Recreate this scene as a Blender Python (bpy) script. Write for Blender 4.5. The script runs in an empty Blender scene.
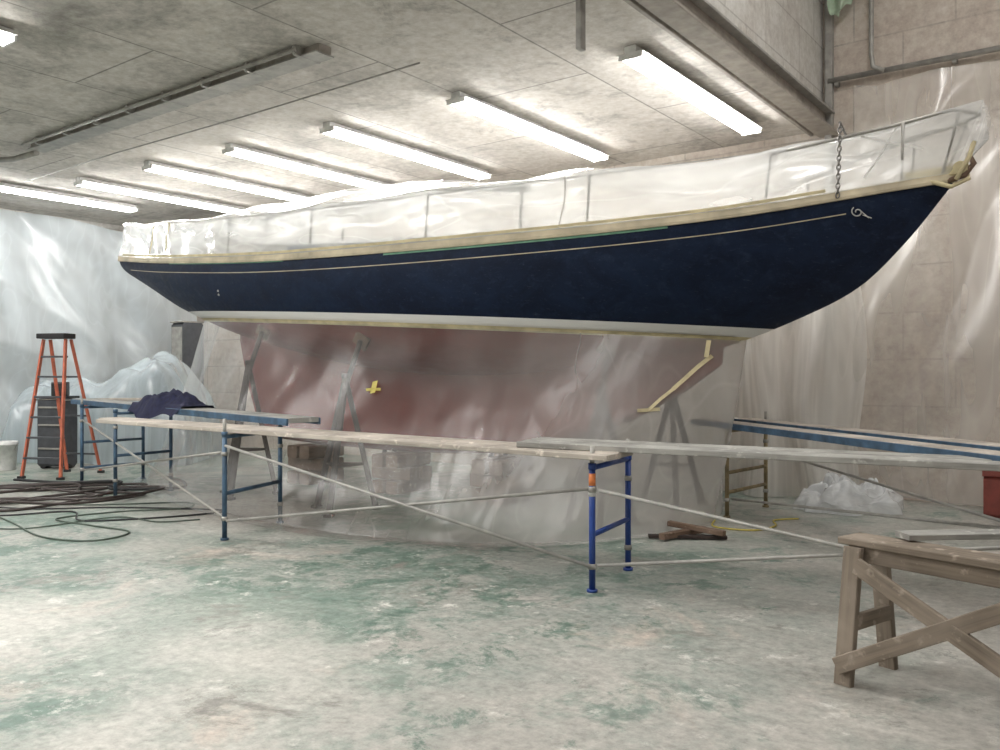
import bpy, math, random
from mathutils import Vector, Matrix, noise
random.seed(3)
V=Vector
scene=bpy.context.scene
try: scene.view_settings.view_transform='Standard'
except Exception: pass

# ------------------------------------------------------------------ materials
def newmat(name):
    m=bpy.data.materials.new(name); m.use_nodes=True
    nt=m.node_tree; nt.nodes.clear()
    o=nt.nodes.new('ShaderNodeOutputMaterial')
    return m,nt,o
def nd(nt,t,**k):
    n=nt.nodes.new(t)
    for a,b in k.items():
        if a in n.inputs.keys(): n.inputs[a].default_value=b
        else: setattr(n,a,b)
    return n
def ramp(nt,src,p0,p1,c0=(0,0,0,1),c1=(1,1,1,1)):
    r=nt.nodes.new('ShaderNodeValToRGB')
    if p1<p0: p0,p1,c0,c1=p1,p0,c1,c0
    r.color_ramp.elements[0].position=p0; r.color_ramp.elements[1].position=p1
    r.color_ramp.elements[0].color=c0; r.color_ramp.elements[1].color=c1
    nt.links.new(src,r.inputs[0]); return r.outputs[0]
def mix(nt,f,a,b,mode='MIX'):
    m=nt.nodes.new('ShaderNodeMix'); m.data_type='RGBA'; m.blend_type=mode
    for i,x in ((0,f),(6,a),(7,b)):
        if isinstance(x,(int,float)): m.inputs[i].default_value=x
        elif isinstance(x,tuple): m.inputs[i].default_value=x if len(x)==4 else (*x,1)
        else: nt.links.new(x,m.inputs[i])
    return m.outputs[2]
def math_(nt,op,a,b,clamp=False):
    n=nt.nodes.new('ShaderNodeMath'); n.operation=op; n.use_clamp=clamp
    for i,x in ((0,a),(1,b)):
        if x is None: continue
        if isinstance(x,(int,float)): n.inputs[i].default_value=x
        else: nt.links.new(x,n.inputs[i])
    return n.outputs[0]
def coords(nt,kind='Object',scale=(1,1,1),rot=(0,0,0)):
    t=nt.nodes.new('ShaderNodeTexCoord'); mp=nt.nodes.new('ShaderNodeMapping')
    mp.inputs['Scale'].default_value=scale; mp.inputs['Rotation'].default_value=rot
    nt.links.new(t.outputs[kind],mp.inputs[0]); return mp.outputs[0]
def nz(nt,vec,scale,detail=4,rough=.55,dist=0):
    n=nd(nt,'ShaderNodeTexNoise'); n.inputs['Scale'].default_value=scale
    n.inputs['Detail'].default_value=detail; n.inputs['Roughness'].default_value=rough
    n.inputs['Distortion'].default_value=dist
    if vec is not None: nt.links.new(vec,n.inputs['Vector'])
    return n.outputs[0]
def principled(nt,o,col,rough=.6,metal=0,bump=None,bstr=.2,bdist=.01,spec=.5):
    p=nt.nodes.new('ShaderNodeBsdfPrincipled')
    if isinstance(col,tuple): p.inputs['Base Color'].default_value=(*col[:3],1)
    else: nt.links.new(col,p.inputs['Base Color'])
    p.inputs['Roughness'].default_value=rough; p.inputs['Metallic'].default_value=metal
    p.inputs['Specular IOR Level'].default_value=spec
    if bump is not None:
        b=nt.nodes.new('ShaderNodeBump'); b.inputs['Strength'].default_value=bstr; b.inputs['Distance'].default_value=bdist
        nt.links.new(bump,b.inputs['Height']); nt.links.new(b.outputs[0],p.inputs['Normal'])
    nt.links.new(p.outputs[0],o.inputs[0]); return p
def simple(name,col,rough=.6,metal=0,var=.25,scale=8,bstr=.15):
    m,nt,o=newmat(name); v=coords(nt)
    n=nz(nt,v,scale,3)
    c=mix(nt,ramp(nt,n,.3,.7),tuple(x*(1-var) for x in col),tuple(min(1,x*(1+var*.6)) for x in col))
    principled(nt,o,c,rough,metal); return m

def wood(name,col,scale=(2,30,30),dark=.5,rough=.7):
    m,nt,o=newmat(name); v=coords(nt,'UV',(.6,14,1))
    n=nz(nt,v,3,6,.6,.6); n2=nz(nt,coords(nt),2.5,3); n3=nz(nt,coords(nt),14,3)
    c=mix(nt,ramp(nt,n,.3,.7),tuple(x*dark for x in col),col)
    c=mix(nt,ramp(nt,n2,.4,.7),c,tuple(min(1,x*1.12+.04) for x in col))
    c=mix(nt,ramp(nt,n3,.6,.7),c,tuple(min(1,x*1.3+.06) for x in col))
    principled(nt,o,c,rough,0,n,.3,.004,.25); return m

def plastic(name,op0,op1,tint=(.86,.87,.86),scale=(1,1,1),nsc=1.5,wr=.4,kind='UV',grad=None,trl=.45,gl=.6,det=2,crease=.1,csc=2.2,rough=.25,rot=0):
    m,nt,o=newmat(name)
    v=coords(nt,kind,scale,(0,0,rot))
    n1=nz(nt,v,nsc,det,.6,.3)
    f=nd(nt,'ShaderNodeMapRange'); nt.links.new(n1,f.inputs[0])
    f.inputs[1].default_value=.3; f.inputs[2].default_value=.72; f.inputs[3].default_value=op0; f.inputs[4].default_value=op1
    fac=f.outputs[0]
    n2=nz(nt,v,csc,1,.5,.25)
    rd=math_(nt,'ABSOLUTE',math_(nt,'SUBTRACT',n2,.5),None)
    rdg=ramp(nt,rd,.0,.03,(1,1,1,1),(0,0,0,1))
    fac=math_(nt,'ADD',fac,math_(nt,'MULTIPLY',rdg,crease),True)
    if grad:
        t=nt.nodes.new('ShaderNodeTexCoord'); s=nt.nodes.new('ShaderNodeSeparateXYZ'); nt.links.new(t.outputs['UV'],s.inputs[0])
        for axis,g0,g1,amt in grad:
            mr=nd(nt,'ShaderNodeMapRange',interpolation_type='SMOOTHSTEP'); nt.links.new(s.outputs[axis],mr.inputs[0])
            mr.inputs[1].default_value=g0; mr.inputs[2].default_value=g1; mr.inputs[3].default_value=0; mr.inputs[4].default_value=amt
            fac=math_(nt,'ADD',fac,mr.outputs[0],True)
    b=nt.nodes.new('ShaderNodeBump'); b.inputs['Strength'].default_value=wr; b.inputs['Distance'].default_value=.05
    nt.links.new(math_(nt,'ADD',n1,math_(nt,'MULTIPLY',rdg,min(.10,crease))),b.inputs['Height'])
    d=nt.nodes.new('ShaderNodeBsdfDiffuse'); d.inputs[0].default_value=(*tint,1)
    tr=nt.nodes.new('ShaderNodeBsdfTranslucent'); tr.inputs[0].default_value=(*tint,1)
    g=nt.nodes.new('ShaderNodeBsdfGlossy'); g.inputs[0].default_value=(1,1,1,1); g.inputs['Roughness'].default_value=rough
    tp=nt.nodes.new('ShaderNodeBsdfTransparent'); tp.inputs[0].default_value=(.985,.985,.985,1)
    nt.links.new(b.outputs[0],g.inputs['Normal']); nt.links.new(b.outputs[0],d.inputs['Normal'])
    m1=nt.nodes.new('ShaderNodeMixShader'); m1.inputs[0].default_value=trl
    nt.links.new(d.outputs[0],m1.inputs[1]); nt.links.new(tr.outputs[0],m1.inputs[2])
    m2=nt.nodes.new('ShaderNodeMixShader'); nt.links.new(fac,m2.inputs[0])
    nt.links.new(tp.outputs[0],m2.inputs[1]); nt.links.new(m1.outputs[0],m2.inputs[2])
    m3=nt.nodes.new('ShaderNodeMixShader')
    lw=nt.nodes.new('ShaderNodeLayerWeight'); lw.inputs[0].default_value=.5
    pw=math_(nt,'POWER',lw.outputs['Facing'],4.0)
    fm=math_(nt,'MULTIPLY',math_(nt,'ADD',math_(nt,'MULTIPLY',pw,.8),.06),gl)
    nt.links.new(fm,m3.inputs[0])
    nt.links.new(m2.outputs[0],m3.inputs[1]); nt.links.new(g.outputs[0],m3.inputs[2])
    nt.links.new(m3.outputs[0],o.inputs[0]); return m

def mat_floor():
    m,nt,o=newmat('concrete_floor'); v=coords(nt)
    big=nz(nt,v,.28,3,.6,.2); med=nz(nt,v,.9,6,.7,.3); fine=nz(nt,v,14,6,.75); fine2=nz(nt,v,3.2,9,.78,.1)
    c=mix(nt,ramp(nt,med,.38,.62),(.345,.335,.305),(.45,.435,.40))
    t=nt.nodes.new('ShaderNodeTexCoord'); s=nt.nodes.new('ShaderNodeSeparateXYZ'); nt.links.new(t.outputs['Object'],s.inputs[0])
    mr=nd(nt,'ShaderNodeMapRange'); nt.links.new(s.outputs[0],mr.inputs[0]); mr.inputs[1].default_value=1.0; mr.inputs[2].default_value=-4.0; mr.inputs[3].default_value=-.13; mr.inputs[4].default_value=.06
    c=mix(nt,ramp(nt,math_(nt,'ADD',nz(nt,v,.55,8,.72,.3),mr.outputs[0]),.42,.58),c,(.285,.31,.28))
    c=mix(nt,ramp(nt,math_(nt,'ADD',nz(nt,v,.9,10,.78,.4),mr.outputs[0]),.52,.60),c,(.19,.245,.21))
    c=mix(nt,ramp(nt,math_(nt,'ADD',nz(nt,v,2.1,9,.78,.3),mr.outputs[0]),.56,.63),c,(.12,.185,.15))
    c=mix(nt,ramp(nt,big,.50,.66),c,(.50,.485,.445))
    c=mix(nt,ramp(nt,nz(nt,v,.7,7,.72,.5),.57,.70),c,(.49,.43,.375))
    c=mix(nt,ramp(nt,fine2,.57,.66),c,(.58,.57,.53))
    c=mix(nt,ramp(nt,nz(nt,v,1.3,9,.78,.5),.56,.64),c,(.235,.23,.205))
    c=mix(nt,.4,c,ramp(nt,fine,.25,.75),'OVERLAY')
    vo=nt.nodes.new('ShaderNodeTexVoronoi'); vo.feature='DISTANCE_TO_EDGE'; vo.inputs['Scale'].default_value=.5
    wv=nd(nt,'ShaderNodeVectorMath',operation='ADD'); nn=nt.nodes.new('ShaderNodeTexNoise'); nn.inputs['Scale'].default_value=2.2; nn.inputs['Detail'].default_value=7; nn.inputs['Roughness'].default_value=.7
    nt.links.new(v,nn.inputs['Vector']); sc=nd(nt,'ShaderNodeVectorMath',operation='SCALE'); sc.inputs[3].default_value=1.3; nt.links.new(nn.outputs[1],sc.inputs[0])
    nt.links.new(v,wv.inputs[0]); nt.links.new(sc.outputs[0],wv.inputs[1]); nt.links.new(wv.outputs[0],vo.inputs['Vector'])
    cr=ramp(nt,vo.outputs[0],.0,.012,(1,1,1,1),(0,0,0,1))
    gate=math_(nt,'MULTIPLY',math_(nt,'MULTIPLY',cr,ramp(nt,med,.45,.6)),.7)
    c=mix(nt,gate,c,(.13,.13,.115))
    p=principled(nt,o,c,.5,0,fine2,.35,.012,.4)
    rr=nd(nt,'ShaderNodeMapRange'); nt.links.new(med,rr.inputs[0]); rr.inputs[3].default_value=.30; rr.inputs[4].default_value=.65
    nt.links.new(rr.outputs[0],p.inputs['Roughness'])
    return m

def mat_panel(name,c0,c1,axes=(0,1),bw=2.4,bh=1.2,mortar=.012,mcol=(.2,.19,.17),grime=(.22,.2,.17),g0=.55,g1=.8,rough=.8,mfac=.7,bstr=.3,nsc=.7,grime2=None,ov=.3):
    m,nt,o=newmat(name); t=nt.nodes.new('ShaderNodeTexCoord'); s=nt.nodes.new('ShaderNodeSeparateXYZ'); cb=nt.nodes.new('ShaderNodeCombineXYZ')
    nt.links.new(t.outputs['Object'],s.inputs[0]); nt.links.new(s.outputs[axes[0]],cb.inputs[0]); nt.links.new(s.outputs[axes[1]],cb.inputs[1])
    v=t.outputs['Object']
    br=nt.nodes.new('ShaderNodeTexBrick'); nt.links.new(cb.outputs[0],br.inputs[0])
    br.inputs['Scale'].default_value=1; br.inputs['Brick Width'].default_value=bw; br.inputs['Row Height'].default_value=bh
    br.inputs['Mortar Size'].default_value=mortar; br.inputs['Mortar Smooth'].default_value=.4
    br.inputs['Color1'].default_value=(*c0,1); br.inputs['Color2'].default_value=(*c1,1); br.inputs['Mortar'].default_value=(*[a*(1-mfac)+b*mfac for a,b in zip(c0,mcol)],1)
    c=br.outputs[0]
    n=nz(nt,v,nsc,6,.68,.5); n2=nz(nt,v,9,6,.75)
    c=mix(nt,ramp(nt,n,g0,g1),c,grime)
    if grime2: c=mix(nt,ramp(nt,nz(nt,v,1.7,8,.75,.4),.54,.68),c,grime2)
    c=mix(nt,ov,c,ramp(nt,n2,.25,.75),'OVERLAY')
    principled(nt,o,c,rough,0,n2,bstr,.01,.25); return m

M={}
M['floor']=mat_floor()
M['ceil']=mat_panel('concrete_ceiling',(.64,.605,.56),(.56,.53,.49),(1,0),3.2,1.6,.014,(.14,.13,.12),(.29,.275,.25),.46,.70,grime2=(.39,.37,.34),ov=.35)
M['ceil2']=mat_panel('concrete_high_ceiling',(.6,.58,.54),(.58,.56,.52),(0,1))
M['wall_q']=mat_panel('block_wall_beige',(.64,.58,.515),(.61,.55,.485),(0,2),1.2,.6,.014,(.36,.33,.29),(.49,.415,.36),.44,.68,.8,.7,grime2=(.51,.455,.40))
M['wall_p']=mat_panel('block_wall_grey',(.60,.585,.55),(.56,.545,.51),(1,2),1.2,.6,.012,(.35,.33,.3),(.42,.38,.34),.5,.75)
M['steel']=simple('galvanised_steel',(.38,.37,.345),.5,.3)
M['beam']=simple('painted_beam_steel',(.32,.29,.255),.6,.1)
M['white']=simple('white_enamel',(.75,.75,.73),.4)
def emis(name,col,st):
    m,nt,o=newmat(name); e=nt.nodes.new('ShaderNodeEmission'); e.inputs[0].default_value=(*col,1); e.inputs[1].default_value=st
    nt.links.new(e.outputs[0],o.inputs[0]); return m
M['tube']=emis('fluorescent_tube',(1,.98,.955),62)
M['panel']=emis('fluorescent_diffuser',(1,.98,.955),41)
M['blue']=simple('blue_paint',(.02,.06,.27),.4)
M['dblue']=simple('weathered_blue_paint',(.055,.11,.18),.5,.1,.5)
M['yel']=simple('ochre_paint',(.28,.22,.12),.6,0,.5)
M['rust']=simple('rusty_steel',(.045,.032,.028),.8,.2,.4)
M['plank']=wood('pale_plank_wood',(.48,.43,.375))
M['plankg']=wood('grey_plank_wood',(.36,.355,.33))
M['woodh']=wood('weathered_sawhorse_wood',(.25,.205,.16),dark=.5)
M['woodb']=wood('brown_timber',(.17,.11,.075))
M['orange']=simple('orange_fibreglass',(.60,.16,.09),.5)
M['black']=simple('black_plastic',(.02,.02,.022),.5)
M['dgrey']=simple('dark_grey_metal',(.07,.075,.085),.5)
M['cloth']=simple('navy_cloth',(.012,.014,.045),.95,0,.4,20,.5)
M['hose']=simple('dark_hose',(.045,.033,.03),.5)
M['cord']=simple('green_cord',(.08,.11,.085),.6)
M['ycord']=simple('yellow_cord',(.6,.5,.12),.6)
M['red']=simple('red_enamel',(.20,.045,.035),.5)
M['chain']=simple('chain_steel',(.25,.24,.23),.4,.7)
M['tape']=simple('cream_masking_tape',(.62,.54,.33),.7,0,.3,5)
M['cream']=simple('cream_toe_rail',(.56,.49,.35),.6,0,.35,3)
M['green']=simple('green_masking_tape',(.14,.30,.20),.6)
M['orangel']=simple('orange_label',(.8,.25,.08),.6)
M['deck']=simple('deck_offwhite',(.56,.56,.54),.6)
M['win']=simple('cabin_window_glass',(.03,.07,.14),.2)
M['pail']=simple('white_pail_plastic',(.75,.76,.74),.4)
M['cover']=plastic('cover_film',.24,.52,(.90,.92,.92),(.5,1,1),1.1,.3,'UV',None,.5,1.0,3,.08,1.8,.2)
M['skirt']=plastic('skirt_film',.035,.135,(.87,.85,.82),(1.2,.6,1),1.3,.28,'UV',((0,7.2,10.2,.26),(1,1.0,2.1,.17)),.4,.75,4,.035,1.9,.25,.35)
M['drape']=plastic('drape_film',.6,.92,(.76,.83,.87),(1.2,.6,1),1.2,.35,'UV',None,.45,.8,2,.05,2.0,.27)
M['curtain']=plastic('curtain_film',.45,.9,(.95,.94,.91),(2.2,.25,1),1.5,.35,'UV',None,.5,.8,2,.05,2,.25)
M['heap']=plastic('heap_film',.6,.95,(.88,.90,.92),(1,1,1),2.5,.6,'UV',None,.4,1.2,3,.06,2,.22)
M['pile']=plastic('pile_cover_film',.55,.9,(.68,.77,.82),(1,.7,1),1.6,.5,'UV',None,.4,1.2,3,.08,2,.22)

def mat_hull():
    m,nt,o=newmat('hull_paint'); t=nt.nodes.new('ShaderNodeTexCoord'); s=nt.nodes.new('ShaderNodeSeparateXYZ'); nt.links.new(t.outputs['Object'],s.inputs[0])
    v=coords(nt,'Object',(1,1,1.5))
    n=nz(nt,v,1.7,7,.72,.8); n2=nz(nt,v,7,6,.75,.5)
    navy=mix(nt,ramp(nt,n,.38,.66),(.0022,.007,.024),(.0065,.017,.046))
    navy=mix(nt,ramp(nt,n2,.52,.70),navy,(.014,.026,.056))
    navy=mix(nt,ramp(nt,nz(nt,coords(nt,'Object',(1.5,1,5)),9,5,.8),.60,.74),navy,(.04,.055,.09))
    redc=mix(nt,ramp(nt,n,.3,.7),(.15,.024,.018),(.20,.048,.038))
    def step(z):
        g=nd(nt,'ShaderNodeMath',operation='GREATER_THAN'); nt.links.new(s.outputs[2],g.inputs[0]); g.inputs[1].default_value=z; return g.outputs[0]
    c=mix(nt,step(-.05),redc,(.62,.55,.34)); c=mix(nt,step(0),c,(.80,.80,.78)); c=mix(nt,step(.095),c,navy)
    p=principled(nt,o,c,.5,0,n2,.12,.01,.22)
    rr=nd(nt,'ShaderNodeMapRange'); nt.links.new(n2,rr.inputs[0]); rr.inputs[1].default_value=.3; rr.inputs[2].default_value=.7; rr.inputs[3].default_value=.45; rr.inputs[4].default_value=.68
    nt.links.new(rr.outputs[0],p.inputs['Roughness'])
    return m
M['hull']=mat_hull()

# ------------------------------------------------------------------ mesh builder
class MB:
    def __init__(s): s.v=[];s.f=[];s.m=[];s.sm=[];s.uv=[];s.mats=[]
    def mi(s,k):
        if k not in s.mats: s.mats.append(k)
        return s.mats.index(k)
    def face(s,idx,mat,smooth=False,uv=None):
        s.f.append(idx); s.m.append(s.mi(mat)); s.sm.append(smooth); s.uv.append(uv or [(0,0)]*len(idx))
    def beam(s,p0,p1,w,h,mat,up=(0,0,1),bev=0):
        p0=V(p0);p1=V(p1);d=(p1-p0);L=d.length;d=d/L;up=V(up)
        if abs(d.dot(up))>.98: up=V((1,0,0)) if abs(d.x)<.9 else V((0,1,0))
        sd=d.cross(up).normalized(); u2=sd.cross(d)
        c=min(w,h)*.12
        prof=[(-w/2+c,-h/2),(w/2-c,-h/2),(w/2,-h/2+c),(w/2,h/2-c),(w/2-c,h/2),(-w/2+c,h/2),(-w/2,h/2-c),(-w/2,-h/2+c)]
        b=len(s.v); r=random.random()*5
        for p in (p0,p1):
            for a,q in prof: s.v.append(p+sd*a+u2*q)
        per=0
        for i in range(8):
            j=(i+1)%8; a=prof[i];q=prof[j]; l=math.hypot(a[0]-q[0],a[1]-q[1])
            s.face([b+i,b+j,b+8+j,b+8+i],mat,False,[(r,per),(r,per+l),(r+L,per+l),(r+L,per)]); per+=l
        s.face([b+i for i in range(7,-1,-1)],mat,False,[(r+x*.1,y) for x,y in reversed(prof)]); s.face([b+8+i for i in range(8)],mat,False,[(r+x*.1,y) for x,y in prof])
    def box(s,c,size,mat,rz=0):
        c=V(c); d=V((math.cos(rz),math.sin(rz),0))*size[0]/2
        s.beam(c-d,c+d,size[1],size[2],mat)
    def path(s,pts,r,mat,n=10,closed=False):
        pts=[V(p) for p in pts]; N=len(pts); b=len(s.v); prev=None
        for i,p in enumerate(pts):
            if closed: t=(pts[(i+1)%N]-pts[i-1])
            else: t=pts[min(i+1,N-1)]-pts[max(i-1,0)]
            t=t.normalized()
            if prev is None:
                a=V((0,0,1)) if abs(t.z)<.9 else V((1,0,0)); x=t.cross(a).normalized()
            else:
                x=(prev-t*prev.dot(t)).normalized()
            prev=x; y=t.cross(x)
            rr=r[i] if isinstance(r,(list,tuple)) else r
            for k in range(n):
                an=2*math.pi*k/n; s.v.append(p+(x*math.cos(an)+y*math.sin(an))*rr)
        for i in range(N if closed else N-1):
            j=(i+1)%N
            for k in range(n):
                l=(k+1)%n; s.face([b+i*n+k,b+i*n+l,b+j*n+l,b+j*n+k],mat,True)
        if not closed:
            s.face([b+k for k in range(n-1,-1,-1)],mat); s.face([b+(N-1)*n+k for k in range(n)],mat)
    def tube(s,p0,p1,r,mat,n=10): s.path([p0,p1],r,mat,n)
    def grid(s,fn,nu,nv,mat,us=1,vs=1,closed=False,smooth=True,mirror=False):
        b=len(s.v)
        def U(i):
            x=i/nu
            if mirror and x>.5: x=1-x
            return x*us
        for i in range(nu+1):
            for j in range(nv+1): s.v.append(V(fn(i/nu,j/nv)))
        for i in range(nu):
            for j in range(nv):
                a=b+i*(nv+1)+j
                s.face([a,a+nv+1,a+nv+2,a+1],mat,smooth,[(U(i),j/nv*vs),(U(i+1),j/nv*vs),(U(i+1),(j+1)/nv*vs),(U(i),(j+1)/nv*vs)])
    def obj(s,name,parent=None,loc=(0,0,0),rot=(0,0,0),solid=0):
        me=bpy.data.meshes.new(name); me.from_pydata([tuple(x) for x in s.v],[],s.f)
        for k in s.mats: me.materials.append(M[k])
        uvl=me.uv_layers.new(name='UVMap')
        for p,mi,sm,uv in zip(me.polygons,s.m,s.sm,s.uv):
            p.material_index=mi; p.use_smooth=sm
            for li,u in zip(p.loop_indices,uv): uvl.data[li].uv=u
        me.update()
        o=bpy.data.objects.new(name,me); scene.collection.objects.link(o)
        o.location=loc; o.rotation_euler=rot
        if parent: o.parent=parent
        return o
def fn3(x,y,z,s=1): return noise.noise(V((x*s,y*s,z*s)))
def rdg(x,y,z): return (1-abs(noise.noise(V((x,y,z))))*2.5)
def interp(tab,x):
    n=len(tab)
    if x<=tab[0][0]: return tab[0][1]
    if x>=tab[-1][0]: return tab[-1][1]
    def sl(i):
        if i==0: return (tab[1][1]-tab[0][1])/(tab[1][0]-tab[0][0])
        if i==n-1: return (tab[-1][1]-tab[-2][1])/(tab[-1][0]-tab[-2][0])
        return (tab[i+1][1]-tab[i-1][1])/(tab[i+1][0]-tab[i-1][0])
    for i in range(n-1):
        if tab[i][0]<=x<=tab[i+1][0]:
            h=tab[i+1][0]-tab[i][0]; t=(x-tab[i][0])/h
            return ((2*t**3-3*t*t+1)*tab[i][1]+(t**3-2*t*t+t)*h*sl(i)+(-2*t**3+3*t*t)*tab[i+1][1]+(t**3-t*t)*h*sl(i+1))

# ------------------------------------------------------------------ room (local axes p,q rotated)
RZ=math.atan2(-.6,.8)
RR=(0,0,RZ)
def rw(p,q,z=0): return V((.8*p+.6*q,-.6*p+.8*q,z))
PL,PM,PR=-18.0,-3.4,8.0
QN,QF=-6.0,11.8
ZC,ZH=4.9,8.0
def slab(name,x0,x1,y0,y1,z0,z1,mat):
    b=MB(); s=len(b.v)
    for x in(x0,x1):
        for y in(y0,y1):
            for z in(z0,z1): b.v.append(V((x,y,z)))
    for f in ([0,1,3,2],[4,6,7,5],[0,4,5,1],[2,3,7,6],[0,2,6,4],[1,5,7,3]): b.face(f,mat)
    return b.obj(name,rot=RR)
slab('floor',PL-.2,PR+.2,QN-.2,QF+.2,-.2,0,'floor')
slab('wall_far',PL-.2,PR+.2,QF,QF+.2,0,ZH,'wall_q')
slab('wall_near',PL-.2,PR+.2,QN-.2,QN,0,ZH,'wall_q')
slab('wall_left',PL-.2,PL,QN,QF,0,ZC,'wall_p')
slab('wall_right',PR,PR+.2,QN,QF,0,ZH,'wall_p')
slab('ceiling',PL-.2,PM,QN,QF,ZC,ZC+.2,'ceil')
slab('ceiling_high',PM-.2,PR,QN,QF,ZH,ZH+.2,'ceil2')
slab('wall_upper',PM-.2,PM,QN,QF,ZC+.2,ZH,'wall_p')
b=MB()
b.beam((PM+.02,QN,ZC+.06),(PM+.02,QF-.03,ZC+.06),.10,.30,'beam')
b.beam((PM+.09,QN,ZC-.08),(PM+.09,QF-.03,ZC-.08),.26,.035,'beam')
b.beam((PM+.09,QN,ZC+.2),(PM+.09,QF-.03,ZC+.2),.16,.03,'steel')
b.beam((PM-.14,QN,ZC-.03),(PM-.14,QF-.03,ZC-.03),.05,.06,'beam')
b.obj('edge_beam',rot=RR)
b=MB()
b.beam((-12.6,5.75,ZC-.04),(-6.5,5.75,ZC-.04),.16,.08,'beam')
b.beam((-12.6,5.75,ZC-.09),(-6.5,5.75,ZC-.09),.24,.015,'steel')
b.tube((-12.6,5.56,ZC-.05),(-6.7,5.56,ZC-.05),.022,'steel')
for i in range(8): b.box((-12.2+i*.78,5.72,ZC-.05),(.04,.34,.10),'steel')
b.obj('ceiling_conduit_tray',rot=RR)
b=MB()
b.path([(-12.6,5.75,ZC-.12),(-13.2,5.7,ZC-.13),(-14.0,5.2,ZC-.15),(-15.5,4.8,ZC-.15),(PL+.02,4.6,ZC-.16)],.04,'steel')
b.path([(-13.0,5.3,ZC-.03),(-13.4,4.8,ZC-.2),(-13.8,4.3,ZC-.25),(-14.6,4.2,ZC-.03)],.025,'steel')
b.path([(-6.0,6.6,ZC-.04),(-9.0,6.62,ZC-.05),(-12,6.6,ZC-.04),(-15,6.65,ZC-.05)],.010,'steel',6)
b.obj('ceiling_pipe',rot=RR)
b=MB()
b.beam((-3.67,6.0,ZC),(-3.67,6.0,4.28),.085,.05,'steel'); b.box((-3.67,6.0,ZC-.01),(.2,.16,.02),'steel')
b.obj('hanging_strut',rot=RR)
b=MB()
b.tube((-3.3,QF-.10,5.52),(PR-.1,QF-.10,5.42),.035,'steel')
b.path([(-2.75,QF-.14,ZH),(-2.75,QF-.14,5.75),(-2.73,QF-.14,5.58),(-2.6,QF-.14,5.50)],.03,'steel')
for x in (-3.2,-1.8,0,2,4): b.box((x,QF-.05,5.5),(.05,.1,.12),'steel')
b.obj('wall_pipe',rot=RR)
b=MB(); b.beam((PM+.1,QF-.06,0),(PM+.1,QF-.06,ZH),.09,.1,'steel'); b.obj('trim_1',rot=RR)

def fixture(p,q0,q1,z,diff=False):
    b=MB()
    b.beam((p,q0,z-.04),(p,q1,z-.04),.13,.07,'white')
    b.beam((p,q0,z-.08),(p,q1,z-.08),.30,.012,'white')
    for q in (q0+.01,q1-.01): b.box((p,q,z-.105),(.26,.025,.06),'white')
    if diff:
        s=len(b.v); b.v+=[V((p-.14,q0+.03,z-.12)),V((p-.14,q1-.03,z-.12)),V((p+.14,q1-.03,z-.12)),V((p+.14,q0+.03,z-.12))]; b.face([s,s+1,s+2,s+3],'panel')
    else:
        for dx in (-.085,.085):
            b.tube((p+dx,q0+.03,z-.118),(p+dx,q1-.03,z-.118),.018,'tube',6)
    return b.obj('fluorescent_light',rot=RR)
for p,q in ((-4.06,7.58),(-6.35,7.6),(-8.45,7.5),(-10.35,7.35),(-12.2,7.2),(-14.1,7.1),(-15.6,5.6)):
    fixture(p,q,q+3.35,ZC)
for i in range(6): fixture(-4.6-2.0*i-.03,.35,3.7,ZC,i!=2)
for p in (-1.0,3.0):
    fixture(p,5.6,9.0,ZH,True); fixture(p,-.5,2.9,ZH,True)
fixture(-9,-4.6,-1.3,ZC,True)

# ------------------------------------------------------------------ sailboat
TH=math.atan2(-.572,.82); PIT=math.atan(.058)
boat=bpy.data.objects.new('sailboat',None); scene.collection.objects.link(boat)
CL=V((-5.95,14.94,2.6)); boat.location=CL; boat.rotation_euler=(0,PIT,TH)
BM=Matrix.Translation(CL)@Matrix.Rotation(TH,4,'Z')@Matrix.Rotation(PIT,4,'Y')
def bw(x,y,z): return BM@V((x,y,z))
def bf(s,lat,z=0): return V((CL.x+.82*s-.572*lat,CL.y-.572*s-.82*lat,z))
TB=[(0,.82),(1.2,1.12),(3,1.5),(5,1.76),(6.5,1.82),(8,1.70),(9.5,1.32),(10.7,.86),(11.6,.42),(12.3,.03)]
TS=[(0,.93),(2,.81),(4.5,.74),(6.5,.77),(8.5,.89),(10.5,1.13),(12.3,1.52)]
TC=[(0,.56),(.8,.27),(1.6,.0),(3,-.33),(5,-.60),(6.5,-.66),(8,-.58),(9.3,-.40),(10.3,-.08),(11.0,.22),(11.55,.54),(11.95,.98),(12.3,1.48)]
def hb(s): return interp(TB,s)
def zs(s): return interp(TS,s)
def zc(s): return interp(TC,s)
def fsh(s,v):
    k=max(0,min(1,(s-8)/4.3)); p=2.2-.9*k; q=1.9-.75*k
    return max(0,1-(1-v)**p)**(1/q)
def hy(s,z):
    v=(z-zc(s))/(zs(s)-zc(s)); v=max(0,min(1,v)); return hb(s)*fsh(s,v)
b=MB()
def hullfn(u,w):
    s=12.3*(1-(1-u)**1.25); 
    t=2*w-1; side=-1 if t<0 else 1; v=abs(t)**1.6
    z=zc(s)+(zs(s)-zc(s))*v
    rk=.0 if s>1.5 else (1.5-s)/1.5*.22*(zs(s)-z)
    return (s+rk,side*hb(s)*fsh(s,v),z)
b.grid(hullfn,110,56,'hull')
ring=[hullfn(0,j/56) for j in range(57)]; st=len(b.v); b.v+= [V(r) for r in ring]; b.face(list(range(st,st+57)),'hull')
b.obj('hull',boat)
b=MB()
kp=[(10.2,-.10,-.30),(9.8,-.2,-.62),(9.2,-.2,-.98),(8.5,-.2,-1.30),(7.7,-.2,-1.52),(6.6,-.2,-1.66),(5.4,-.2,-1.74),(4.2,-.2,-1.79),(3.2,-.15,-1.80),(2.8,-.1,-1.68),(2.5,-.1,-1.10),(2.2,-.08,-.35)]
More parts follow.
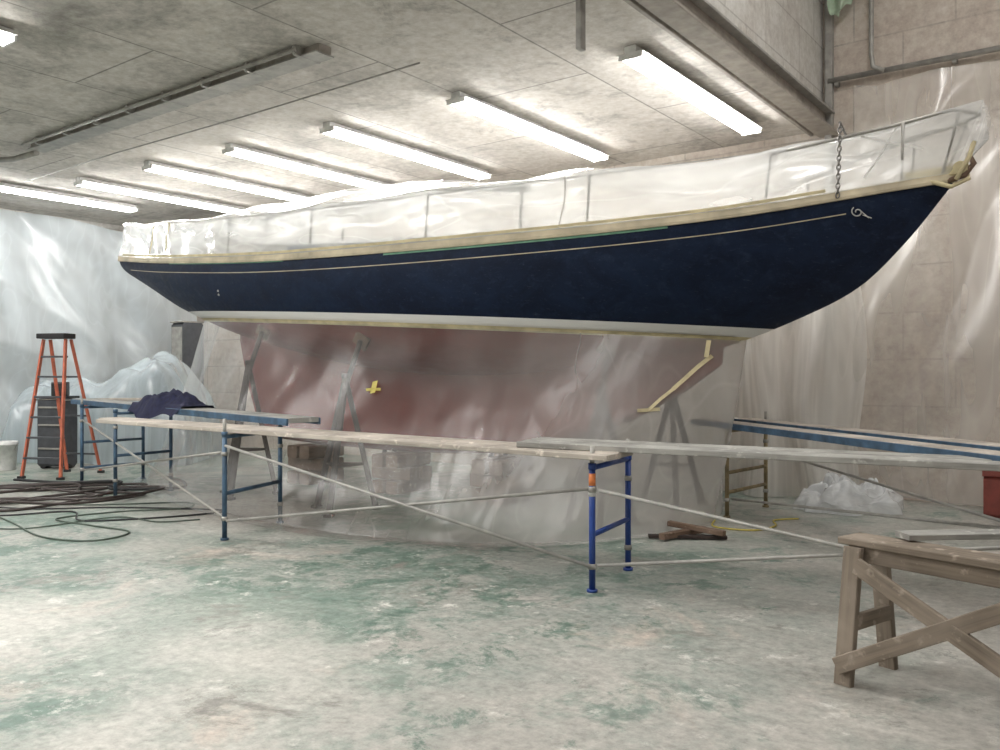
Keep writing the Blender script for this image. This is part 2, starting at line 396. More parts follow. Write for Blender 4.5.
def keelfn(u,w):
    i=u*(len(kp)-1); a=int(min(i,len(kp)-2)); t=i-a
    x,zt,zb=[kp[a][k]*(1-t)+kp[a+1][k]*t for k in range(3)]
    e=min(1,(10.2-x)/1.5)*min(1,(x-2.2)/1.6+.03); e=max(0,e)**.6
    tt=2*w-1; side=-1 if tt<0 else 1
    zz=zt+(zb-zt)*(1-abs(tt)**1.3) 
    hw=e*(.20+.55*abs(tt)**3) if abs(tt)>.12 else e*.20*abs(tt)/.12
    return (x,side*hw,zz)
b.grid(keelfn,60,24,'hull')
b.obj('keel',boat)
for nm,sg in (('toe_rail_near',-1),('toe_rail_far',1)):
    b=MB()
    def rail(u,w):
        s=12.33*u; z=zs(min(s,12.3)); y=hb(min(s,12.3))
        prof=[(-.05,-.025),(.025,-.025),(.03,.0),(.02,.065),(-.04,.065),(-.05,-.025)]
        i=w*5; a=int(min(i,4)); t=i-a
        py=prof[a][0]*(1-t)+prof[a+1][0]*t; pz=prof[a][1]*(1-t)+prof[a+1][1]*t
        return (s,sg*max(y+py,-.01 if py<0 else .0),z+pz)
    b.grid(rail,110,5,'cream',smooth=False); b.obj(nm,boat)
def ribbon(name,s0,s1,off0,off1,mat,sg=-1,out=.006,n=90,parent=boat):
    b=MB()
    def f(u,w):
        s=s0+(s1-s0)*u; z=zs(s)-(off0+(off1-off0)*w)
        return (s,sg*(hy(s,z)+out),z)
    b.grid(f,n,1,mat); return b.obj(name,parent)
ribbon('cove_stripe_near',.5,11.48,.150,.160,'cream'); ribbon('cove_stripe_far',.5,11.48,.150,.160,'cream',1)
ribbon('green_tape',6.9,10.0,.026,.050,'green',-1,.009)
ribbon('green_tape_aft',2.2,5.2,.026,.038,'green',-1,.009)
b=MB(); SC=11.57
pts=[]
for i in range(28):
    a=i/27*2.4*math.pi; r=.048*(1-i/36); s=SC+r*math.cos(a+2.2); z=zs(SC)-.155+r*math.sin(a+2.2); pts.append((s,-(hy(s,z)+.01),z))
b.path(pts,.006,'deck',6)
for k in range(2):
    pts=[]
    for i in range(8):
        t=i/7; s=SC+.04-.02*k+.07*t; z=zs(SC)-.18+.04*k*(1-t)-.025*t; pts.append((s,-(hy(s,z)+.01),z))
    b.path(pts,.005,'deck',6)
b.obj('bow_scroll',boat)
b=MB()
for s,z in ((3.60,.36),(3.58,.31)):
    y=hy(s,z); b.tube((s,-(y-.02),z),(s,-(y+.010),z),.016,'steel',10)
b.obj('hull_fittings',boat)
b=MB()
def deckfn(u,w):
    s=.02+12.2*u; y=(2*w-1)*max(0,hb(s)-.02); return (s,y,zs(s)-.02+.06*(1-(2*w-1)**2))
b.grid(deckfn,60,8,'deck'); b.obj('deck',boat)
b=MB()
def cab(u,w):
    s=3.4+6.0*u; hw=.95*(1 if u<.6 else 1-(u-.6)*.9); H=.42-.12*u; base=zs(s)-.03
    e=min(1,u/.03,(1-u)/.08); 
    i=w*6; pr=[(1,0),(.95,.85),(.82,1),(0,1.12),(-.82,1),(-.95,.85),(-1,0)]; a=int(min(i,5)); t=i-a
    return (s,-hw*(pr[a][0]*(1-t)+pr[a+1][0]*t),base+H*max(0,e)*(pr[a][1]*(1-t)+pr[a+1][1]*t))
b.grid(cab,60,6,'deck',smooth=False)
for s in (4.6,5.7,6.8,7.7):
    u=(s-3.4)/6; hw=.95*(1 if u<.6 else 1-(u-.6)*.9)
    b.beam((s-.28,-hw*.985-.01,zs(s)+.20),(s+.28,-hw*.985-.01,zs(s)+.20),.03,.15,'win'); b.beam((s-.28,hw*.985+.01,zs(s)+.20),(s+.28,hw*.985+.01,zs(s)+.20),.03,.15,'win')
b.obj('cabin_trunk',boat)
TR=[(0,1.52),(1.5,1.58),(3,1.72),(4.2,1.93),(6,1.97),(7.4,1.86),(8.4,1.94),(9.5,1.82),(10.5,1.86),(11.5,2.02),(12.3,2.16)]
b=MB()
b.path([(2.6,0,1.62),(4.2,0,1.86),(6.0,0,1.88),(7.6,0,1.76)],.05,'deck'); 
for s,z in ((2.7,1.6),(4.4,1.86),(7.5,1.76)): b.tube((s,0,zs(s)),(s,0,z),.025,'steel')
b.obj('boom',boat)
def ht(s): return .62
def bt(s): return max(hb(s)-.07,.0) if s<10.5 else max(hb(s)-.07,.0)*(1-(s-10.5)/1.8)+.30*(s-10.5)/1.8
b=MB()
for sg in (-1,1):
    for s in (.3,2.0,3.8,5.6,7.4,9.2,10.8): b.tube((s,sg*(hb(s)-.08),zs(s)+.02),(s,sg*(bt(s)-.03),zs(s)+ht(s)-.02),.013,'steel',8)
    b.path([(.1+i*.5,sg*(bt(min(.1+i*.5,12.3))-.03),zs(.1+i*.5)+ht(0)-.03) for i in range(25)],.006,'steel',6)
    b.path([(10.8,sg*(bt(10.8)-.03),zs(10.8)+.57),(11.8,sg*.33,zs(11.8)+.58),(12.3,sg*.26,zs(12.3)+.58),(12.48,0,zs(12.3)+.58)],.016,'steel',8)
    b.tube((11.9,sg*.2,zs(11.9)),(11.9,sg*.33,zs(11.9)+.58),.014,'steel',8)
    b.tube((12.2,sg*.06,zs(12.25)),(12.35,sg*.24,zs(12.3)+.58),.014,'steel',8)
b.obj('lifelines_and_pulpit',boat)
b=MB()
b.beam((11.9,0,1.55),(12.42,0,1.61),.16,.10,'tape')
b.tube((12.36,-.10,1.61),(12.36,.10,1.61),.06,'tape',14)
b.path([(12.26,-.06,1.50),(12.40,-.08,1.54),(12.46,0,1.66),(12.40,.03,1.76)],.026,'woodb',8)
b.path([(12.34,-.12,1.50),(12.43,-.10,1.70),(12.46,-.08,1.84)],.022,'tape',6)
b.path([(12.1,-.14,1.50),(12.3,-.10,1.44),(12.44,-.05,1.52)],.022,'tape',6)
b.obj('bow_roller',boat)
b=MB()
def link(c,ax,ay,lx,ly,r,mat):
    pts=[V(c)+V(ax)*math.cos(t*math.pi/6)*lx+V(ay)*math.sin(t*math.pi/6)*ly for t in range(12)]
    b.path(pts,r,mat,6,True)
for i in range(16):
    c=(11.42,-(.62-.004*i),1.97-.042*i)
    link(c,(0,0,1),(1,0,0) if i%2 else (0,1,0),.03,.017,.0065,'chain')
b.tube((11.42,-.38,1.93),(11.42,-.64,1.99),.012,'chain',8)
b.obj('bow_chain',boat)
b=MB()
def coverfn(u,w):
    s=12.3*u
    y0=hb(s)+.035; z0=zs(s)+.05
    yt=bt(s)+.02; z1=zs(s)+ht(s)
    sagm=abs(math.sin((s-.2)*math.pi/1.8)) if s<11 else 0
    z1s=z1-.035*sagm
    zr=max(interp(TR,s),z1-.02)
    ext=max(0,(s-11.0)/1.3)**1.5*.24
    t=2*w-1; sg=-1 if t<0 else 1; a=1-abs(t)
    if a<.42:
        k=a/.42; y=y0+(yt-y0)*k; z=z0+(z1s-z0)*k; x=s+ext*k
        bul=math.sin(k*math.pi)
        y-= .045*bul*(1+.9*sagm) 
        y+= .008*bul*math.sin(s*9+2*k)+.025*bul*fn3(s*2.2,k*1.2,sg*4)+.030*bul*fn3(s*1.2-k*2.5,k*2,sg*2)
        y+= .026*bul*rdg(s*.9+k*1.7,k*.9,sg*3)
        if s<4.8: y+=.05*bul*fn3(s*3+k*2,k*1.5,3)*(1-max(0,s-3.8))
    else:
        k=(a-.42)/.58; y=yt*(1-k); z=z1s+(zr-z1s)*(k**.8)-.06*math.sin(k*math.pi)*(.5+fn3(s*.8,k*2,sg)); x=s+ext
    z+=.04*fn3(s*1.2,y*1.5,sg*3+7)*min(1,a*4)+.006*fn3(s*6,y*5,1)*min(1,a*4)
    return (x,sg*y,z)
b.grid(coverfn,300,48,'cover',14,5)
for U in (0,1):
    rg=[coverfn(U,j/48) for j in range(49)]; cx=V((rg[24][0]+(.03 if U else -.03),0,(rg[0][2]+rg[24][2])/2)); st=len(b.v); b.v+=[V(r) for r in rg]+[cx]
    for j in range(48): b.face([st+j,st+j+1,st+49],'cover',True,[(j/10,0),(j/10+.1,0),(j/10,1)])
cover=b.obj('plastic_cover',boat)
b=MB()
def cseam(pts,wd,mat='tape'):
    P=[]
    for (u,w) in pts: P.append(V(coverfn(u,w)))
    st=len(b.v)
    for p in P: b.v+= [p+V((0,-.012,wd/2)),p+V((0,-.012,-wd/2))]
    for i in range(len(P)-1): b.face([st+2*i,st+2*i+1,st+2*i+3,st+2*i+2],mat,True)
cseam([(.935+.04*t,.20-.10*t) for t in [i/10 for i in range(11)]],.022,'white')
cseam([(.943+.012*t,.04+.16*t) for t in [i/10 for i in range(11)]],.022,'white')
cseam([(.02+.9*i/90,.012) for i in range(91)],.03)
b.obj('cover_tape',boat)
b=MB()
for u,mt,wd in ((.115,'tape',.016),(.165,'tape',.016),(.73,'steel',.006)):
    st=len(b.v)
    for i in range(12):
        p=V(coverfn(u,.005+.2*i/11)); b.v+=[p+V((-wd,-.01,0)),p+V((wd,-.01,0))]
    for i in range(11): b.face([st+2*i,st+2*i+1,st+2*i+3,st+2*i+2],mt,True)
b.obj('cover_vertical_tape',boat)
b=MB()
def wl(u,w):
    s=1.7+8.7*u; z=-.005-.045*w; return (s,-(hy(s,z)+.036),z)
b.grid(wl,90,1,'tape'); b.obj('waterline_tape',boat)

# ------------------------------------------------------------------ plastic skirt
TBo=[(0,.95,.35),(.06,1.3,1.0),(.15,2.2,1.65),(.35,4.3,2.4),(.55,6.5,2.8),(.75,8.3,2.6),(.88,9.3,1.9),(.96,9.9,.9),(1,10.05,0)]
TBs=[(a,s) for a,s,l in TBo]; TBl=[(a,l) for a,s,l in TBo]
def skirtfn(u,w):
    near=u<=.5; t=u*2 if near else 2-u*2
    sg=1 if near else -1
    s=1.45+9.0*t; e=min(1,(1-t)*30)
    yt=max(hy(s,-.03),0)+.03*e
    top=bw(s,-sg*yt,-.03)
    bs=interp(TBs,t); bl=interp(TBl,t)*(1 if near else .8)
    bot=bf(bs,sg*bl,.012)
    k=w
    P=top.lerp(bot,k); Q=top.lerp(bot,max(0,min(1,k-.07*math.sin(k*math.pi))))
    P=V((Q.x,Q.y,P.z))
    out=(bot-top); out.z=0
    if out.length>1e-4: out.normalize()
    ss=t*9
    env=min(1,k*2.5)*(1 if k<.97 else .5)
    pl=.018*math.sin(ss*4.5+2.3*fn3(ss*.8,k*1.2,sg)+1.5*k)+.07*fn3(ss*.9+k*1.5,k*.9,sg*5)+.020*fn3(ss*2.6-k*3,k*2,2)+.018*rdg(ss*.9-k*1.5,k*1.2,sg*7)+.007*rdg(ss*2.2+k*2,k*2.0,sg*3)+.004*fn3(ss*11,k*7,2)
    edge=math.sin(math.pi*min(1,t*8)/2)*math.sin(math.pi*min(1,(1-t)*8)/2)
    P+=out*pl*env*(.35+.65*edge)
    P.z=max(P.z+.02*env*fn3(ss*3,k*5,9)*(1 if k<.97 else 0),.01)
    return P
b=MB(); b.grid(skirtfn,440,52,'skirt',22,2.2,mirror=True)
def hem(u,w):
    t=.04+.94*u; P0=skirtfn(t/2,1.0)
    o=V((-.572,-.82,0))*(.10+.22*(.5+.5*fn3(u*6,0,3)))*w
    P=P0+o; P.z=.012+.035*abs(fn3(u*40,w*3,1))*math.sin(math.pi*min(1,w+.15))+.01
    return P
b.grid(hem,200,4,'skirt',11,.4)
skirt=b.obj('plastic_skirt')
b=MB()
def on_skirt(t,k,o=.03):
    P=skirtfn(t/2,k); return P+V((-.572,-.82,0))*o
def tapeline(pts,wd,mat='tape'):
    P=[]
    for i in range(len(pts)-1):
        for j in range(6):
            f=j/6; P.append(on_skirt(pts[i][0]*(1-f)+pts[i+1][0]*f,pts[i][1]*(1-f)+pts[i+1][1]*f))
    P.append(on_skirt(*pts[-1])); st=len(b.v)
    for i,p in enumerate(P):
        d=(P[min(i+1,len(P)-1)]-P[max(i-1,0)]).normalized(); n=V((.572,.82,0)).cross(d).normalized()
        b.v+=[p+n*wd/2,p-n*wd/2]
    for i in range(len(P)-1): b.face([st+2*i,st+2*i+1,st+2*i+3,st+2*i+2],mat,True)
tapeline([(.969,.01),(.969,.10)],.05)
tapeline([(.974,.09),(.963,.15),(.953,.21),(.943,.27)],.045)
tapeline([(.945,.26),(.934,.32),(.925,.38)],.035)
tapeline([(.935,.375),(.915,.385)],.035)
tapeline([(.60,.30),(.602,.36)],.08,'ycord')
tapeline([(.59,.345),(.612,.338)],.03,'ycord')
b.obj('skirt_tape',skirt)

def jack(s,lat,nm='boat_jack_stand'):
    b=MB(); sg=1 if lat>0 else -1
    base=bf(s,lat)
    L=abs(lat)*.8; z=-.05
    for i in range(60):
        zz=0-i*.012
        if hy(s,zz)<=L: z=zz;break
        z=zz
    top=bw(s,-sg*L,z-.05)
    apex=base.lerp(V((top.x,top.y,0)),.25); apex.z=top.z-.45
    for k in range(3):
        a=k*2.094+.4; ft=base+V((math.cos(a)*.42,math.sin(a)*.42,.02)); b.beam(ft,apex,.06,.06,'rust'); b.box(ft,(.1,.1,.03),'rust',a)
    for k in range(3):
        a=k*2.094+.4;a2=a+2.094; b.tube(base.lerp(apex,.35)+V((math.cos(a)*.27,math.sin(a)*.27,0)),base.lerp(apex,.35)+V((math.cos(a2)*.27,math.sin(a2)*.27,0)),.016,'rust',6)
    b.tube(apex-V((0,0,.1)),top,.032,'rust'); b.tube(apex,apex+V((0,0,.06)),.05,'rust')
    nrm=(top-bw(s,0,.4)).normalized(); 
    b.tube(top,top-nrm*.04,.14,'woodb',4)
    return b.obj(nm)
jack(6.2,1.75); jack(9.2,.95); jack(4.2,1.55); jack(6.2,-1.75); jack(9.2,-.95); jack(4.2,-1.55)
for s in (3.9,5.6,7.3):
    b=MB(); zt=bw(s,0,interp([(3.9,-1.80),(5.6,-1.74),(7.3,-1.62)],s)).z-.01; n=max(2,int(zt/.15)); h=zt/n
    for i in range(n):
        c=bf(s,0,h*(i+.5)); d=V((.82,-.572,0)) if i%2 else V((-.572,-.82,0))
        for o in (-.13,.13):
            pp=V((-d.y,d.x,0))*o; b.beam(c-d*.35+pp,c+d*.35+pp,.2,h*.98,'woodb')
    b.obj('keel_block_stack')

# ------------------------------------------------------------------ scaffolding (one structure)
scaf=bpy.data.objects.new('scaffold_staging',None); scene.collection.objects.link(scaf)
def frame(a,c,h,mat,rungs,top=.08,label=False):
    b=MB(); a=V((*a,0)); c=V((*c,0))
    for p in (a,c):
        b.tube(p+V((0,0,.01)),p+V((0,0,h)),.024,mat,12); b.tube(p+V((0,0,h)),p+V((0,0,h+top)),.017,'steel',10)
        b.tube(p+V((0,0,0)),p+V((0,0,.02)),.04,mat,12)
        b.tube(p+V((0,0,h-.04)),p+V((0,0,h+.005)),.03,mat,12)
        for z in (h*.2,h*.8): b.tube(p+V((0,0,z-.02)),p+V((0,0,z+.02)),.032,'steel',10)
    for z in rungs: b.tube(a+V((0,0,z)),c+V((0,0,z)),.02,mat,10)
    if label:
        b.tube(a+V((0,0,h-.16)),a+V((0,0,h-.07)),.0255,'orangel',12); b.tube(a+V((0,0,h-.24)),a+V((0,0,h-.18)),.0255,'white',12)
    return b.obj('frame',scaf)
frame((-6.08,12.36),(-5.50,13.1),1.17,'dblue',(1.13,.62,.25))
frame((-2.67,8.24),(-2.38,9.2),1.045,'dblue',(1.0,.45),.13)
frame((.68,6.27),(1.05,6.97),.945,'blue',(.915,.42),.13,True)
frame((2.55,9.55),(3.22,10.3),1.0,'yel',(.97,.5,.28),.16)
frame((4.30,4.55),(4.75,5.3),.945,'blue',(.915,.42),.1)
frame((4.02,3.1),(4.72,3.4),1.0,'yel',(.97,.5),.1)
frame((-5.0,11.05),(-4.55,11.75),1.15,'dblue',(1.1,.55),.0)
def brace(*segs):
    b=MB()
    for p,q in segs: b.tube(p,q,.0135,'steel',8)
    return b.obj('cross_brace',scaf)
brace(((-2.64,8.21,.19),(.70,6.24,.77)),((-2.64,8.17,.92),(.70,6.20,.19)))
brace(((.72,6.24,.2),(4.3,4.5,.76)),((.72,6.20,.76),(4.3,4.46,.12)))
brace(((-6.05,12.32,.95),(-2.7,8.28,.22)),((-6.05,12.28,.22),(-2.7,8.24,.85)))
brace(((2.62,9.6,.2),(4.0,3.15,.8)),((3.2,10.25,.7),(4.7,3.4,.2)))
def plank(p0,p1,w,h,mat='plank',edge=None,parent=scaf,nm='plank'):
    b=MB(); p0=V(p0);p1=V(p1)
    b.beam(p0,p1,w,h,mat)
    if edge:
        d=(p1-p0).normalized(); sd=d.cross(V((0,0,1))).normalized()
        for sg in (-1,1): b.beam(p0+sd*sg*(w/2+.012)-V((0,0,.015)),p1+sd*sg*(w/2+.012)-V((0,0,.015)),.024,h+.02,edge)
        for i in range(1,int((p1-p0).length/.6)):
            c=p0+d*.6*i; b.beam(c-sd*w/2-V((0,0,h/2+.012)),c+sd*w/2-V((0,0,h/2+.012)),.04,.02,'steel')
    return b.obj(nm,parent)
plank((-6.35,13.0,1.215),(-2.02,8.75,1.135),.36,.05,'plankg','dblue')
plank((-4.55,9.90,1.085),(.95,6.42,1.005),.27,.045,'plank')
plank((-4.45,9.60,1.085),(.83,6.2,1.0),.24,.04,'plank')
plank((.18,6.78,1.055),(5.1,4.62,.99),.25,.045,'plankg')
plank((.30,7.05,1.055),(5.2,4.95,.99),.25,.045,'plankg')
plank((2.46,10.35,1.05),(3.95,3.0,1.05),.24,.045,'plank','dblue')
plank((2.98,10.45,1.05),(4.48,3.0,1.05),.24,.045,'plank','dblue')
plank((-6.35,13.28,1.215),(-4.9,13.0,1.235),.24,.04,'plank')

b=MB(); cc=V((-4.25,10.97,1.20)); d=V((.716,-.698,0)); e=V((.698,.716,0))
def clothfn(u,w):
    a=(u-.5)*2; c=(w-.5)*2
    r=1+.25*fn3(math.atan2(c,a)*1.5,0,5)
    x=a*.72*r; y=c*.32*r; rr=min(1,math.hypot(a,c))
    h=(.13+.14*fn3(a*2.2+4,c*2,1)+.09*fn3(a*6,c*5,2))*max(0,1-rr**2.5)+.02
    if abs(y)>.2: h-= (abs(y)-.2)*1.3
    if a<-.5: h+=.02
    return cc+d*x+e*y+V((0,0,h))
b.grid(clothfn,60,40,'cloth'); b.obj('navy_cloth')

# ------------------------------------------------------------------ sawhorses
b=MB(); S0=V((1.92,4.56,0)); d=V((.6,-.8,0)); e=V((.8,.6,0)); Ls=1.25; hs=.74
b.beam(S0-d*.05+V((0,0,hs-.02)),S0+d*(Ls+.05)+V((0,0,hs-.02)),.22,.035,'woodh')
b.beam(S0+V((0,0,hs-.08))-e*.075,S0+d*Ls+V((0,0,hs-.08))-e*.075,.03,.085,'woodh')
b.beam(S0+V((0,0,hs-.08))+e*.075,S0+d*Ls+V((0,0,hs-.08))+e*.075,.03,.085,'woodh')
for t in (.05,Ls-.05):
    for sg in (-1,1):
        b.beam(S0+d*t+e*sg*.22,S0+d*t+e*sg*.125+V((0,0,hs-.04)),.095,.042,'woodh',up=tuple(e))
    b.beam(S0+d*(t+.03)-e*.17+V((0,0,.32)),S0+d*(t+.03)+e*.17+V((0,0,.32)),.035,.08,'woodh')
b.beam(S0+d*.03-e*.250+V((0,0,.10)),S0+d*1.02-e*.165+V((0,0,.66)),.03,.085,'woodh')
b.beam(S0+d*.10-e*.185+V((0,0,.62)),S0+d*(Ls-.02)-e*.225+V((0,0,.10)),.03,.085,'woodh')
b.obj('sawhorse')
b=MB(); T0=V((3.45,4.95,0)); d2=V((0.3,-.95,0)).normalized(); e2=V((.95,.3,0)).normalized()
b.beam(T0+V((0,0,.705)),T0+d2*1.2+V((0,0,.705)),.14,.04,'woodh')
for t in (.1,1.1):
    for sg in (-1,1): b.beam(T0+d2*t+e2*sg*.25,T0+d2*t+e2*sg*.06+V((0,0,.69)),.09,.04,'woodh',up=tuple(e2))
    b.beam(T0+d2*t-e2*.17+V((0,0,.3)),T0+d2*t+e2*.17+V((0,0,.3)),.03,.08,'woodh')
b.obj('sawhorse')
plank((2.10,4.44,.762),(3.9,4.56,.765),.14,.03,'plankg',None,None,'loose_plank')

# ------------------------------------------------------------------ ladder
b=MB(); ax=V((.97,-.22,0)).normalized(); ay=V((.22,.97,0)).normalized(); B0=V((-7.05,13.05,0)); hl=2.2
tc=B0+ay*.32+V((0,0,hl))
for sg in (-1,1):
    b.beam(B0+ax*sg*.35,tc+ax*sg*.20-ay*.03-V((0,0,.04)),.07,.03,'orange')
    b.beam(B0+ax*sg*.32+ay*.95,tc+ax*sg*.19+ay*.10-V((0,0,.04)),.05,.03,'orange')
    b.box(B0+ax*sg*.35+V((0,0,.02)),(.1,.07,.04),'black'); b.box(B0+ax*sg*.32+ay*.95+V((0,0,.02)),(.09,.07,.04),'black')
for i in range(6):
    k=(i+1)/7; w=.35-.15*k; c=B0.lerp(tc,k); b.beam(c-ax*w,c+ax*w,.09,.03,'dgrey')
for i in (1,3,5):
    k=i/7; w=.32-.13*k; c=(B0+ay*.95).lerp(tc+ay*.10,k); b.beam(c-ax*w,c+ax*w,.02,.03,'dgrey')
b.beam(tc-ax*.25+V((0,0,.01)),tc+ax*.25+V((0,0,.01)),.26,.08,'black')
for sg in (-1,1): b.tube(B0.lerp(tc,.55)+ax*sg*.27,(B0+ay*.95).lerp(tc+ay*.1,.55)+ax*sg*.25,.01,'steel',6)
b.obj('step_ladder')

# ------------------------------------------------------------------ left side
b=MB()
def drape(u,w):
    q=-1+12.4*u; z=ZC-.12-w*(ZC-.35)
    sag=.25*math.sin(u*9)**2
    p=PL+.62+.35*w**1.5*(.6+.5*math.sin(q*1.1))+.11*math.sin(q*4.2+1.6*fn3(q*.6,z*.4,1)+.8*z)*(.35+.65*w)+.12*math.sin((q+z*.9)*2.0)+.22*fn3((q+z)*.9,z*.35-q*.2,4)+.05*fn3(q*3+z*2,z*1.2,7)+.12*rdg((q+z)*.8,z*.5,3)
    return rw(max(p,PL+.05),q,z-(1-w)*sag*.6)
b.grid(drape,260,70,'drape',13,4.5); b.obj('plastic_wall_drape')
b=MB()
def heap(u,w):
    a=(u-.5)*2; c=(w-.5)*2
    x=-7.35+a*1.85; y=16.15+c*1.0-.25*a
    e=max(0,1-abs(a)**4)*max(0,1-abs(c)**4)
    h=1.40+.60/(1+math.exp(-(a-.25)*14))-.25/(1+math.exp(-(a-.8)*18))+.18/(1+math.exp((a+.55)*14))
    h=(h+.10*fn3(a*1.6,c*1.4,2))*e**.4
    h+=(.05*math.sin(a*13+c*3+2*fn3(a*3,c*3,1))+.07*rdg(a*2.6+c,c*2.0,4)+.04*fn3(a*6,c*5,5))*e**.4
    return V((x+.12*fn3(u*7,w*7,3),y+.12*fn3(u*7,w*7,8)-.10*math.sin(a*13)*(abs(c)**2)*(1 if c<0 else 0),max(.015,h)))
b.grid(heap,150,100,'pile',8,6); b.obj('plastic_covered_pile')
b=MB(); CX,CY=-7.6,14.6
b.box((CX,CY,.62),(.5,.35,1.15),'dgrey',-.2); b.box((CX,CY,1.22),(.55,.40,.04),'black',-.2)
for z in (.35,.75,1.05): b.box((CX-.04,CY-.19,z),(.42,.03,.03),'steel',-.2)
b.box((CX+.05,CY,1.36),(.25,.2,.24),'black',.3)
for dx in (-.2,.2): b.tube((CX+dx,CY-.1,.05),(CX+dx+.01,CY+.1,.05),.05,'black',10)
b.obj('tool_cart')
b=MB(); LX,LY=-6.65,18.1
b.box((LX,LY,1.36),(.42,.5,2.7),'dgrey',-.64); b.box((LX,LY,2.72),(.46,.54,.03),'steel',-.64)
b.box((LX-.15,LY-.21,1.36),(.36,.02,2.5),'steel',-.64); b.tube((LX-.08,LY-.3,1.3),(LX-.08,LY-.3,1.5),.012,'steel',6)
b.obj('metal_locker')
def bucket(x,y,r=.15,h=.36):
    b=MB()
    prof=[(r*.82,0),(r*.84,.01),(r*.98,h-.06),(r*1.05,h-.06),(r*1.05,h-.04),(r,h-.035),(r*1.04,h),(r*.97,h),(r*.9,h*.5),(r*.78,.02)]
    def f(u,w):
        i=w*(len(prof)-1); a=int(min(i,len(prof)-2)); t=i-a; rr=prof[a][0]*(1-t)+prof[a+1][0]*t; z=prof[a][1]*(1-t)+prof[a+1][1]*t
        return (x+rr*math.cos(u*6.2832),y+rr*math.sin(u*6.2832),z)
    b.grid(f,28,len(prof)-1,'pail')
    b.path([(x+r*1.06*math.cos(t*.3142),y-r*.3*math.sin(t*.3142)-.02,h-.05-r*.9*math.sin(t*.3142)) for t in range(11)],.004,'steel',6)
    b.v+=[V((x+r*.8*math.cos(i*.3927),y+r*.8*math.sin(i*.3927),.02)) for i in range(16)]; n=len(b.v); b.face(list(range(n-16,n)),'pail')
    b.obj('white_bucket')
bucket(-8.35,14.35,.19,.48); bucket(-8.65,13.9,.15,.36)

# ------------------------------------------------------------------ hoses
def curve_pts(ctrl,n=14):
    P=[]
    c=[V(x) for x in ctrl]; c=[c[0]]+c+[c[-1]]
    for i in range(1,len(c)-2):
        for j in range(n):
            t=j/n; P.append(.5*((2*c[i])+(-c[i-1]+c[i+1])*t+(2*c[i-1]-5*c[i]+4*c[i+1]-c[i+2])*t*t+(-c[i-1]+3*c[i]-3*c[i+1]+c[i+2])*t**3))
    P.append(c[-2]); return P
b=MB(); ctrl=[]
for i in range(34):
    a=i*.95; r=.62+.38*math.sin(i*1.7); ctrl.append((-6.2+1.5*r*math.cos(a)+.3*math.sin(i),11.1+1.35*r*math.sin(a),.025+.010*(i%4)))
ctrl+=[(-7.0,10.2,.022),(-8.2,10.6,.022)]
b.path(curve_pts(ctrl,8),.018,'hose',8); b.obj('air_hose')
b=MB()
b.path(curve_pts([(-7.2,12.6,.05),(-6.3,12.2,.06),(-5.5,12.3,.06),(-5.3,11.6,.05),(-4.5,11.9,.02),(-4.7,12.6,.02),(-5.2,13.2,.02)]),.02,'black',8); b.obj('black_hose')
b=MB()
b.path(curve_pts([(-6.3,10.2,.012),(-5.3,9.2,.012),(-4.5,8.35,.012),(-3.9,8.15,.012),(-3.75,8.6,.012),(-4.35,9.0,.012),(-4.9,9.4,.012),(-4.4,9.9,.012),(-3.75,10.15,.012),(-3.95,10.6,.012),(-5.0,10.4,.012),(-6.4,10.6,.012)]),.009,'cord',6)
b.path(curve_pts([(-6.6,9.9,.012),(-5.7,9.6,.012),(-5.0,9.9,.012),(-4.6,9.3,.012),(-4.1,9.35,.012),(-3.4,9.7,.012),(-3.3,10.0,.012),(-4.6,10.2,.012),(-5.6,10.1,.012),(-6.8,10.5,.012)]),.010,'black',6)
b.path(curve_pts([(-5.6,8.9,.012),(-4.9,8.8,.012),(-4.3,9.5,.012),(-3.7,9.2,.012),(-3.3,9.35,.012)]),.008,'cord',6); b.obj('extension_cord')
b=MB()
b.path(curve_pts([(2.35,9.3,.012),(2.25,8.9,.012),(2.6,8.7,.012),(2.9,8.95,.012),(3.0,9.3,.012),(3.3,9.4,.012)]),.010,'ycord',6); b.obj('yellow_cord')
b=MB()
b.beam((1.55,8.15,.05),(2.05,8.55,.05),.07,.06,'woodb'); b.beam((1.7,8.55,.11),(2.15,8.15,.08),.07,.05,'woodb'); b.beam((1.45,8.3,.03),(2.2,8.25,.025),.08,.03,'rust')
b.obj('timber_offcuts')

b=MB()
def pile(u,w):
    th=u*2*math.pi; ph=w
    r=(1-ph)**.8
    x=math.cos(th)*.62*r; y=math.sin(th)*.40*r
    n=fn3(x*3+5,y*3,ph*2)*.5+fn3(x*8,y*8,ph*6)*.4+.25*rdg(x*3,y*4,ph*3)
    k=1+.35*fn3(math.cos(th)*2,math.sin(th)*2,ph*3)
    z=.40*(ph**.5)*(1-.35*math.exp(-((x-.1)/.18)**2))*(1+.9*n)
    return V((4.15+x*k,10.05+y*k,max(.012,z)))
b.grid(pile,110,40,'heap',6,3); b.obj('crumpled_plastic')
b=MB()
b.box((5.75,9.45,.24),(.62,.32,.46),'red',-.64); b.box((5.75,9.45,.50),(.64,.34,.07),'red',-.64)
b.path([(5.62,9.5,.53),(5.64,9.48,.59),(5.86,9.40,.59),(5.88,9.38,.53)],.012,'steel',8)
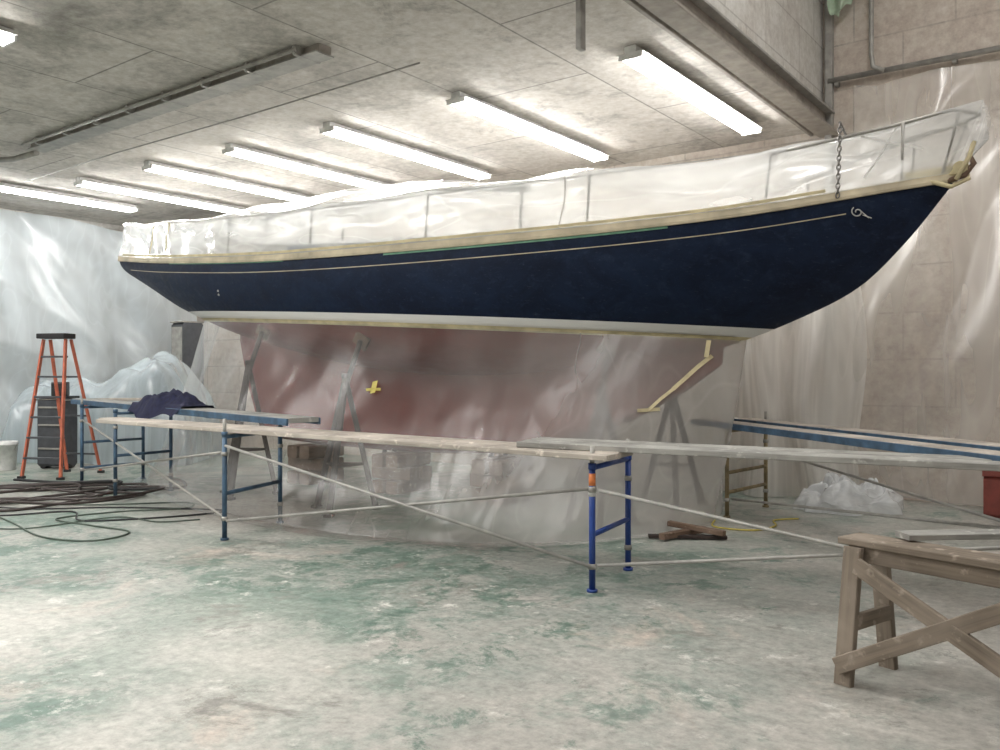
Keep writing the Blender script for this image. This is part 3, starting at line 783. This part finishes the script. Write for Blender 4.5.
b.box((5.62,9.28,.42),(.06,.02,.08),'steel',-.64); b.box((5.66,9.27,.25),(.35,.02,.03),'steel',-.64)
b.obj('red_toolbox')
b=MB()
def curt(u,w):
    p=-7.6+4.75*u; z=4.1-.3*math.sin(u*3)-w*(4.1-.3*math.sin(u*3)-.02)
    fl=w*.35
    q=11.28-fl*.9+.15*math.sin(p*8+1.5*fn3(p,z*.6,1))*(.4+w)+.14*fn3(p*3,z*.7,3)
    return rw(p+.25*w*(u-.3)+.05*math.sin(z*2+p*3),q,max(.012,z))
b.grid(curt,200,40,'curtain',8,4); b.obj('plastic_curtain')
b=MB()
def curt2(u,w):
    p=-2.9+3.4*u+.25*math.sin(w*3)*(u-.5); z=5.3-w*5.25
    q=QF-.38+.13*math.sin(p*4.5-z*1.0+2*fn3(p,z*.4,2))+.14*fn3(p*1.5-z*.8,z*.5,8)+.12*rdg(p*1.1-z*.7,z*.3,2)
    return rw(p,min(q,QF-.03),z)
M['thin']=plastic('thin_film',.10,.45,(.95,.935,.91),(1.5,.35,1),1.2,.3,'UV',None,.4,.9,2,.04,1.6,.24,-.4)
b.grid(curt2,120,70,'thin',4,5); b.obj('thin_wall_film')
b=MB()
def scrap(u,w):
    return rw(-3.25+.5*u*(1-.4*w)+.05*fn3(u*4,w*4,1),QF-.3+.08*math.sin(u*9),7.0-.75*w*(1-.5*abs(u-.4))+.08*fn3(u*6,w*5,2))
M['gfilm']=simple('green_film',(.5,.62,.48),.5)
b.grid(scrap,20,20,'gfilm'); b.obj('torn_green_film')

# ------------------------------------------------------------------ world + camera
w=bpy.data.worlds.new('world'); scene.world=w; w.use_nodes=True
w.node_tree.nodes['Background'].inputs[0].default_value=(.8,.85,.9,1); w.node_tree.nodes['Background'].inputs[1].default_value=.0
cam=bpy.data.cameras.new('camera'); co=bpy.data.objects.new('camera',cam); scene.collection.objects.link(co)
co.location=(0,0,1.6); co.rotation_euler=(math.radians(90),0,0); cam.sensor_width=36; cam.lens=30.6; cam.clip_start=.05; cam.clip_end=200
scene.camera=co
